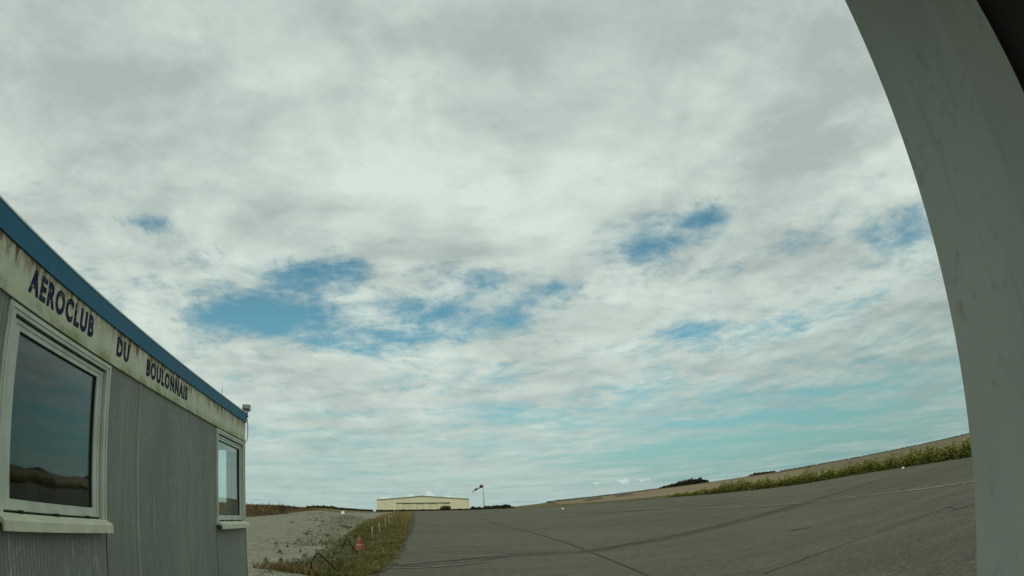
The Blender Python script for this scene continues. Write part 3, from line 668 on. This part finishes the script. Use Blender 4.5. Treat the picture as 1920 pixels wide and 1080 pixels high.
# sign board with its lettering
bm = bmesh.new(); box(bm, S0, S1 + .012, -.014, .05, ZF0, ZF1 - .002); box(bm, S0, S1 + .015, -.024, .05, ZF0 - .010, ZF0 + .012)
board = obj('sign_board', fin(bm, 'sign_board', .004), M_sign, clubhouse)
bm = bmesh.new(); box(bm, S1 - .03, S1 + .018, .052, DEP, ZF0, ZF1 - .002)
obj('end_board', fin(bm, 'end_board', .004), M_sign, clubhouse)
def lettering(word, s0, s1, z0, z1, jit=0.0):
    cu = bpy.data.curves.new('lettering', 'FONT'); cu.body = word; cu.size = 1; cu.extrude = .03; cu.offset = .042; cu.space_character = 1.26; cu.resolution_u = 5
    tmp = bpy.data.objects.new('tmp', cu); COL.objects.link(tmp)
    dg = bpy.context.evaluated_depsgraph_get(); me = bpy.data.meshes.new_from_object(tmp.evaluated_get(dg))
    bpy.data.objects.remove(tmp); bpy.data.curves.remove(cu)
    n = len(me.vertices); A = np.zeros(n * 3, np.float32); me.vertices.foreach_get('co', A); A = A.reshape(n, 3)
    lo, hi = A.min(0), A.max(0)
    x = s0 + (A[:, 0] - lo[0]) / (hi[0] - lo[0]) * (s1 - s0); z = z0 + (A[:, 1] - lo[1]) / (hi[1] - lo[1]) * (z1 - z0)
    y = -.014 - (A[:, 2] - lo[2]) / (hi[2] - lo[2]) * .006 + .001
    me.vertices.foreach_set('co', np.stack([x, y, z], 1).astype(np.float32).ravel()); me.name = 'lettering'; me.materials.clear()
    return obj('lettering', me, M_navy, board)
lettering('AEROCLUB', 3.705, 4.885, 2.860, 3.042)
lettering('DU', 5.44, 5.75, 2.858, 3.034)
lettering('BOULONNAIS', 6.265, 7.745, 2.856, 3.034)
# roof: blue edge standing proud of the board
bm = bmesh.new(); box(bm, S0 - .05, S1 + .03, -.034, .0, ZF1, ZR); box(bm, S1, S1 + .03, .002, DEP + .05, ZF1, ZR); box(bm, S0 - .05, S1 + .03, DEP + .052, DEP + .1, ZF1, ZR)

redge = obj('roof_edge', fin(bm, 'roof_edge', .005), M_blue, clubhouse)
bm = bmesh.new(); box(bm, S0 - .04, S1 - .002, .002, DEP + .05, ZF1 + .002, ZR - .03)
obj('roof', fin(bm, 'roof'), M_roof, clubhouse)
bm = bmesh.new(); box(bm, S0 - .05, S1 + .034, -.040, -.0, ZR + .001, ZR + .014)
obj('drip_edge', fin(bm, 'drip_edge', .002), mat('pale_trim', (.80, .82, .80), .6, .3), redge)
# windows
def ring(bm, x0, x1, z0, z1, wL, wR, wB, wT, y0, y1):
    box(bm, x0, x0 + wL, y0, y1, z0, z1); box(bm, x1 - wR, x1, y0, y1, z0, z1)
    box(bm, x0 + wL, x1 - wR, y0, y1, z1 - wT, z1)
    if wB: box(bm, x0 + wL, x1 - wR, y0, y1, z0, z0 + wB)
for a, b_ in WIN:
    bm = bmesh.new(); ring(bm, a, b_, WZ0, WZ1, .095, .095, .0, .062, -.016, .06); ring(bm, a + .024, b_ - .024, WZ0, WZ1 - .018, .020, .020, 0, .016, -.024, -.017)
    wf = obj('window_frame', fin(bm, 'window_frame', .004), M_frame, clubhouse)
    bm = bmesh.new(); ring(bm, a + .108, b_ - .108, WZ0 + .018, WZ1 - .078, .118, .118, .078, .070, .018, .06); ring(bm, a + .126, b_ - .126, WZ0 + .022, WZ1 - .090, .03, .03, .03, .02, .010, .0175)
    obj('sash', fin(bm, 'sash', .005), M_frame, wf)
    bm = bmesh.new(); ring(bm, a + .095, b_ - .095, WZ0 + .003, WZ1 - .063, .012, .012, .014, .014, .030, .058)
    obj('gasket', fin(bm, 'gasket'), M_gasket, wf)
    bm = bmesh.new(); ring(bm, a + .2265, b_ - .2265, WZ0 + .0965, WZ1 - .1485, .010, .010, .008, .010, .032, .058); obj('bead', fin(bm, 'bead'), M_gasket, wf)
    bm = bmesh.new(); box(bm, a + .228, b_ - .228, .044, .049, WZ0 + .098, WZ1 - .150); obj('pane', fin(bm, 'pane'), M_glass, wf)
    bm = bmesh.new(); prism(bm, [(.05, WZ0 + .002), (-.03, WZ0 + .002), (-.088, WZ0 - .022), (-.105, WZ0 - .036), (-.110, WZ0 - .105), (-.09, WZ0 - .108), (-.085, WZ0 - .06), (-.03, WZ0 - .045), (-.002, WZ0 - .045), (-.002, WZ0 - .02), (.05, WZ0 - .02)], 'x', a - .02, b_ - .05)
    obj('sill', fin(bm, 'sill', .003), M_sill, wf)
    for sx in (a + .32, (a + b_) / 2 - .05, b_ - .42):
        bm = bmesh.new(); box(bm, sx, sx + .05, -.020, -.004, WZ0 + .004, WZ0 + .028); obj('drain_cap', fin(bm, 'drain_cap', .003), M_gasket, wf)
bm = bmesh.new()
for (y0, y1, z0, z1) in ((EW[0], EW[0] + .08, 1.362, 2.658), (EW[1] - .08, EW[1], 1.362, 2.658), (EW[0] + .08, EW[1] - .08, 1.362, 1.44), (EW[0] + .08, EW[1] - .08, 2.58, 2.658)): box(bm, S1 - .045, S1 + .03, y0, y1, z0, z1)
wf = obj('window_frame', fin(bm, 'end_window_frame', .004), M_frame, clubhouse)
bm = bmesh.new(); box(bm, S1 - .012, S1 - .006, EW[0] + .08, EW[1] - .08, 1.44, 2.58); obj('pane', fin(bm, 'pane'), M_glass, wf)
# corner trim
bm = bmesh.new(); box(bm, S1 + .001, S1 + .022, -.016, .055, ZB, ZF0 - .013)
obj('corner_trim', fin(bm, 'corner_trim', .003), M_frame, clubhouse)

LW = clubhouse.matrix_basis.copy()
def loc(s, y, z): return (Matrix.Translation(clubhouse.location) @ Matrix.Rotation(rz, 4, 'Z')) @ Vector((s, y, z))
# floodlight on the far roof corner with its drooping cable
fl = empty('floodlight', loc(S1 + .07, -.02, 3.235), rz); fl.scale = (.72, .72, .72); tag(fl, 'small floodlight on the far top corner of the cabin with a drooping cable', 'lamp')
bm = bmesh.new(); prism(bm, [(-.10, .06), (.07, .10), (.14, .16), (.10, .25), (-.10, .24), (-.14, .15)], 'y', -.085, .085)
obj('housing', fin(bm, 'housing', .012), mottled('grey_casting', (.08, .08, .075), (.14, .14, .13), 12, .5), fl)
bm = bmesh.new(); box(bm, -.085, .07, -.094, -.086, .105, .215); obj('lens', fin(bm, 'lens', .004), mat('frosted_lens', (.50, .52, .52), .2, .5), fl)
bm = bmesh.new(); box(bm, -.025, .025, -.03, .03, -.04, .065); box(bm, -.04, .04, -.045, .05, -.055, -.035); obj('bracket', fin(bm, 'bracket', .004), M_gasket, fl)
bm = bmesh.new(); tube(bm, [(.02, 0, -.05), (.05, -.01, -.12), (.085, -.02, -.30), (.09, -.02, -.48), (.06, 0, -.62), (.0, .02, -.70), (-.06, .06, -.72)], .013, 8)
obj('cable', fin(bm, 'cable', smooth=True), mat('white_cable', (.50, .52, .50), .5), fl)
an = bmesh.new(); tube(an, [(0, 0, 0), (0, 0, .28)], [.006, .003], 6); box(an, -.03, .03, -.03, .03, 0, .02)
tag(obj('antenna', fin(an, 'antenna'), mat('thin_rod', (.16, .17, .17), .5), loc=loc(9.98, .12, ZR - .03)), 'thin bare antenna rod on the cabin roof before the floodlight', 'antenna')

# ------------------------------------------------------------------ porch the camera looks out from (post on the right)
hut = empty('porch', (0, 0, 0)); tag(hut, 'white painted corner post and dark boarded side of a porch at the right edge', 'porch')
def b_post(t, b):
    p = objco(t); px, py, pz = t.sep(p)
    n = t.noise(t.comb(px, py, t.m('MULTIPLY', pz, .25)), 7, 6, .6); f = t.noise(t.vm('MULTIPLY', p, (1, 1, .5)), 42, 4, .6); k = t.noise(t.vm('MULTIPLY', p, (1, 1, .35)), 17, 3, .55)
    c = t.mix(t.smooth(n, .35, .7), (.610, .650, .590), (.545, .595, .540))
    c = t.mix(t.smooth(f, .58, .70, 0, .5), c, (.36, .40, .345))
    sm = t.noise(t.comb(px, py, t.m('MULTIPLY', pz, .5)), 3.2, 5, .6); c = t.mix(t.smooth(sm, .45, .7, 0, .35), c, (.36, .40, .34))
    dr = t.noise(t.comb(t.m('MULTIPLY', px, 1.0), py, t.m('MULTIPLY', pz, .06)), 34, 4, .6); c = t.mix(t.smooth(dr, .58, .68, 0, .22), c, (.30, .34, .29))
    c = t.mix(t.smooth(k, .70, .73, 0, .9), c, (.045, .050, .042))
    t.put(b.inputs['Base Color'], c); bump(t, b, t.m('ADD', t.m('MULTIPLY', n, 1.0), f), .25, .004)
M_post = mat('old_white_paint', (.45, .5, .43), .6, .35, b_post)
def pp(a, d): return pol(a, d)
P1, P2, P3 = pp(40.17, .90), pp(49.35, .918), pp(54.5, .955)
bm = bmesh.new(); prism(bm, [P1, P2, P3, (1.02, .80), (.862, 1.005)], 'z', 0.0, 2.78)
me = fin(bm, 'corner_post', .004, seg=2); obj('corner_post', me, M_post, hut)
M_dark = mottled('dark_boards', (.040, .034, .030), (.055, .048, .042), 6, .8, .2, stretch=(1, 1, .2), bmp=.3)
bm = bmesh.new()
for i in range(7): box(bm, .80, .835, .60 - .15 * (i + 1) + .003, .60 - .15 * i - .003, 0, 2.78)
obj('side_wall', fin(bm, 'side_wall', .003), M_dark, hut)
bm = bmesh.new(); box(bm, -.30, 1.3, -1.2, .98, 2.79, 2.90); obj('roof', fin(bm, 'roof', .01), M_dark, hut)  # unseen roof overhead, added to keep the corner post in shade

# ------------------------------------------------------------------ hangar
HD = 360.0
def hp(a): return math.tan(R(a + 8.59)) * HD
hx, hy = pol(-8.59, HD); hz = gz(hx, hy)
hang = empty('hangar', (hx, hy, hz), R(8.59)); tag(hang, 'long low cream metal hangar with wide sliding doors across the field', 'hangar')
ZBs = 3.2 - hz
def hel(e): return H + HD * math.tan(R(e)) - hz
xl, xr = hp(-12.58), hp(-4.62); oL, oR = hp(-10.85), hp(-6.30); ze, zr, zo = hel(1.15), hel(1.49), hel(.87)
def b_clad(t, b):
    p = objco(t); px, py, pz = t.sep(p)
    s = t.m('SINE', t.m('MULTIPLY', px, 2 * math.pi / .9)); n = t.noise(t.comb(px, py, t.m('MULTIPLY', pz, .2)), .35, 5, .6)
    c = t.mix(t.smooth(n, .3, .7), (.72, .70, .49), (.64, .625, .43)); c = t.mix(t.smooth(s, .6, 1, 0, .15), c, (.42, .41, .25))
    t.put(b.inputs['Base Color'], c); bump(t, b, s, .3, .05)
M_clad = mat('cream_cladding', (.55, .55, .33), .6, .3, b_clad)
bm = bmesh.new()
zmid = lambda x: ze + (zr - ze) * (1 - abs(x / xr))
prism(bm, [(xl, -1.5), (oL, -1.5), (oL, zo), (oL, zmid(oL)), (xl, ze)], 'y', 0, .3)
prism(bm, [(oR, -1.5), (xr, -1.5), (xr, ze), (oR, zmid(oR)), (oR, zo)], 'y', 0, .3)
prism(bm, [(oL, zo), (oR, zo), (oR, zmid(oR)), (0, zr), (oL, zmid(oL))], 'y', .002, .3)
box(bm, xl, xl + .3, .3, 42, -1.5, ze); box(bm, xr - .3, xr, .3, 42, -1.5, ze)
prism(bm, [(xl, -1.5), (xr, -1.5), (xr, ze), (0, zr), (xl, ze)], 'y', 42, 42.3)
obj('wall', fin(bm, 'wall'), M_clad, hang)
bm = bmesh.new(); prism(bm, [(xl - .3, ze - .02), (0, zr), (xr + .3, ze - .02), (xr + .3, ze + .22), (0, zr + .26), (xl - .3, ze + .22)], 'y', -.4, 42.6)
obj('roof', fin(bm, 'roof'), mottled('hangar_roof', (.36, .38, .33), (.30, .32, .28), .2, .6), hang)
n = 8; dw = (oR - oL) / n
for i in range(n):
    off = .34 if i % 2 else .16
    bm = bmesh.new(); box(bm, oL + i * dw + .06, oL + (i + 1) * dw - .06, off, off + .12, -1.4, zo - .32)
    for k in range(5): box(bm, oL + i * dw + .1 + k * dw / 5, oL + i * dw + .22 + k * dw / 5, off - .08, off - .002, -1.4, zo - .36)
    obj('sliding_door', fin(bm, 'sliding_door'), M_clad, hang)
bm = bmesh.new(); box(bm, oL - .6, oR + .6, -.14, -.003, zo - .10, zo + .14); obj('door_track', fin(bm, 'door_track'), mat('dark_track', (.05, .05, .03), .8), hang)

# ------------------------------------------------------------------ windsock
wx, wy = pol(-3.345, 262); wz = gz(wx, wy)
ws = empty('windsock', (wx, wy, wz)); tag(ws, 'red and white windsock drooping from a tall thin pole in the field', 'windsock')
top = H + 262 * math.tan(R(2.28)) - wz
bm = bmesh.new(); tube(bm, [(0, 0, -.3), (0, 0, top * .5), (0, 0, top)], [.17, .14, .10], 8); obj('pole', fin(bm, 'pole', smooth=True), mottled('galvanised', (.30, .32, .32), (.25, .27, .27), 1, .6), ws)
M_red = mottled('faded_red_cloth', (.060, .014, .018), (.085, .018, .020), 3, .9); M_wht = mottled('white_cloth', (.62, .62, .60), (.55, .55, .53), 3, .9)
ax = [Vector((-.25, 0, top - .05)), Vector((-1.35, .1, top - .42)), Vector((-2.5, .25, top - 1.05)), Vector((-3.5, .4, top - 1.75)), Vector((-4.6, .55, top - 2.5))]
rad = [.66, .52, .42, .33, .24]
sock = None
for i in range(4):
    bm = bmesh.new(); k = 5; pts = [ax[i].lerp(ax[i + 1], t / k) for t in range(k + 1)]; rr = [rad[i] + (rad[i + 1] - rad[i]) * t / k for t in range(k + 1)]
    tube(bm, pts, rr, 12); 
    obj('sock_band', fin(bm, 'sock_band', smooth=True), M_wht if i % 2 else M_red, ws)
bm = bmesh.new(); tube(bm, [(-.27 + .0, .70 * math.cos(t), top - .05 + .70 * math.sin(t)) for t in np.linspace(0, 2 * math.pi, 15)], .05, 6); tube(bm, [(0, 0, top - .05), (-.27, 0, top - .05)], .06, 6); obj('hoop', fin(bm, 'hoop'), M_gasket, ws)

# ------------------------------------------------------------------ traffic cone and marker posts in the verge
M_cred = mottled('faded_red_plastic', (.27, .040, .034), (.20, .034, .030), 9, .6, .3); M_cwht = mottled('dirty_white_sleeve', (.32, .15, .12), (.24, .12, .10), 14, .7, .3)
cz = gz(-6.27, 24.71)
cone = empty('traffic_cone', (-6.27, 24.71, cz), .3); tag(cone, 'faded red and white traffic cone standing in the grass verge', 'traffic cone')
bm = bmesh.new(); prism(bm, [(-.28, -.22), (-.22, -.28), (.22, -.28), (.28, -.22), (.28, .22), (.22, .28), (-.22, .28), (-.28, .22)], 'z', 0, .045); obj('base', fin(bm, 'base', .01), M_cred, cone)
def rc(z): return .205 - (.205 - .022) * (z - .045) / .655
bm = bmesh.new(); lathe(bm, [(.235, .046), (.2, .07), (rc(.25), .25), (rc(.5), .5), (rc(.69), .69), (.022, .705)], 20); obj('body', fin(bm, 'body', smooth=True), M_cred, cone)
for z0, z1 in ((.24, .34), (.46, .58)):
    bm = bmesh.new(); lathe(bm, [(rc(z0) + .002, z0), (rc(z0) + .005, z0 + .003), (rc(z1) + .005, z1 - .003), (rc(z1) + .002, z1)], 20); obj('sleeve', fin(bm, 'sleeve', smooth=True), M_cwht, cone)
M_pw = mottled('white_post', (.33, .31, .27), (.22, .21, .17), 6, .7, .3); M_pg = mottled('grey_post', (.15, .14, .10), (.20, .18, .13), 6, .8, .3)
def post_thing(x, y, h, lab):
    o = empty('marker_post', (x, y, gz(x, y)), random.uniform(0, 3)); tag(o, lab, 'marker post', 'white marker posts along the verge')
    return o
bm = bmesh.new(); lathe(bm, [(.13, -.05), (.12, .03), (.05, .09), (.042, .52)], 14); me_post = fin(bm, 'stem', smooth=True); me_post.materials.append(M_pg)
bm = bmesh.new(); lathe(bm, [(.046, .521), (.050, .53), (.050, .84), (.03, .87)], 14); me_cap = fin(bm, 'cap', smooth=True); me_cap.materials.append(M_pw)
LAB = ['short white topped marker post, first behind the red cone', 'white topped marker post, second behind the red cone', 'white topped marker post, third behind the red cone', 'white topped marker post at the middle of the verge row, fourth behind the red cone', 'white topped marker post, fifth behind the red cone', 'white topped marker post, sixth behind the red cone', 'farthest white topped marker post, below the hangar doors']
proto = None
for (x, y, sc), lab in zip([(-8.1, 34.87, .9), (-9.99, 45.25, .9), (-12.53, 59.38, 1.05), (-14.91, 72.68, 1.25), (-20.4, 101.5, 1.25), (-23.7, 121, 1.45), (-28.4, 149, 1.5)], LAB):
    o = post_thing(x, y, 1, lab); o.scale = (sc, sc, sc)
    if proto is None: proto = [obj('stem', me_post, None, o), obj('cap', me_cap, None, o)]
    else:
        for pz in proto:
            c = pz.copy(); COL.objects.link(c); c.parent = o
# bent dark stakes
M_rod = mat('dark_rusty_rod', (.010, .011, .008), .8, .2)
for pts, lab in (([(-5.17, 15.27, -.05), (-5.12, 15.28, .30), (-5.03, 15.30, .47), (-4.93, 15.32, .555), (-4.86, 15.36, .47), (-4.70, 15.5, .28), (-4.55, 15.6, .08)], 'black bent hoop of rod standing in weeds near the cabin end'),
                 ([(-5.86, 20.2, -.02), (-5.78, 20.3, .28), (-5.70, 20.4, .52), (-5.62, 20.45, .705), (-5.58, 20.5, .70), (-5.47, 20.55, .45), (-5.36, 20.6, .30), (-5.25, 20.6, -.02)], 'slender bent dark rod leaning in weeds beside the red cone')):
    bm = bmesh.new(); tube(bm, pts, .019 if 'hoop' in lab else .016, 6); tag(obj('bent_rod', fin(bm, 'bent_rod', smooth=True), M_rod), lab, 'rod')

# ------------------------------------------------------------------ small white things far off
M_white = mottled('white_board', (.72, .72, .68), (.6, .6, .56), 3, .6)
def marker(x, y, wd, ht, lab):
    o = empty('ground_marker', (x, y, gz(x, y)), math.atan2(-x, y)); tag(o, lab, 'marker')
    bm = bmesh.new(); prism(bm, [(-wd * .35, .04), (wd * .35, .04), (wd * .06, ht), (-wd * .06, ht)], 'x', -wd / 2, wd / 2); obj('board', fin(bm, 'board', .01), M_white, o)
    bm = bmesh.new(); box(bm, -wd * .55, wd * .55, -wd * .4, wd * .4, 0, .038); obj('foot', fin(bm, 'foot', .005), M_gasket, o)
marker(-35.0, 125.5, .62, .62, 'white roof-shaped marker at the far side of the gravel yard')
x, y = pol(-12.82, 252); marker(x, y, 1.0, .95, 'small white marker board near the left end of the hangar')
marker(8.37, 141.5, .5, .28, 'tiny white marker on the far apron near its grass edge')
marker(41.0, 61.6, .26, .20, 'small white edge marker by the tall weeds')
# dark stones and clods on the gravel
M_clod = mottled('dark_clod', (.035, .038, .028), (.06, .06, .045), 6, .95)
for i, (x, y, r, lab) in enumerate([(-9.6, 36.6, .24, 'largest dark clod on the gravel left of the cone'), (-9.9, 37.9, .17, 'small dark clod just behind the largest clod'), (-15.1, 55.2, .42, 'long dark clod farther out on the gravel'), (-6.75, 24.4, .13, 'dark clod at the gravel edge level with the cone'), (-6.6, 22.0, .10, 'small dark clod nearer than the cone')]):
    bm = bmesh.new(); bmesh.ops.create_icosphere(bm, subdivisions=2, radius=1); rr_ = random.Random(i)
    for vtx in bm.verts: vtx.co *= rr_.uniform(.75, 1.15); vtx.co.z = max(vtx.co.z * .42, -.1); vtx.co.x *= 1.5
    bmesh.ops.scale(bm, vec=(r, r, r), verts=bm.verts)
    tag(obj('clod', fin(bm, 'clod', smooth=True), M_clod, loc=(x, y, gz(x, y) + .02)), lab, 'clod')
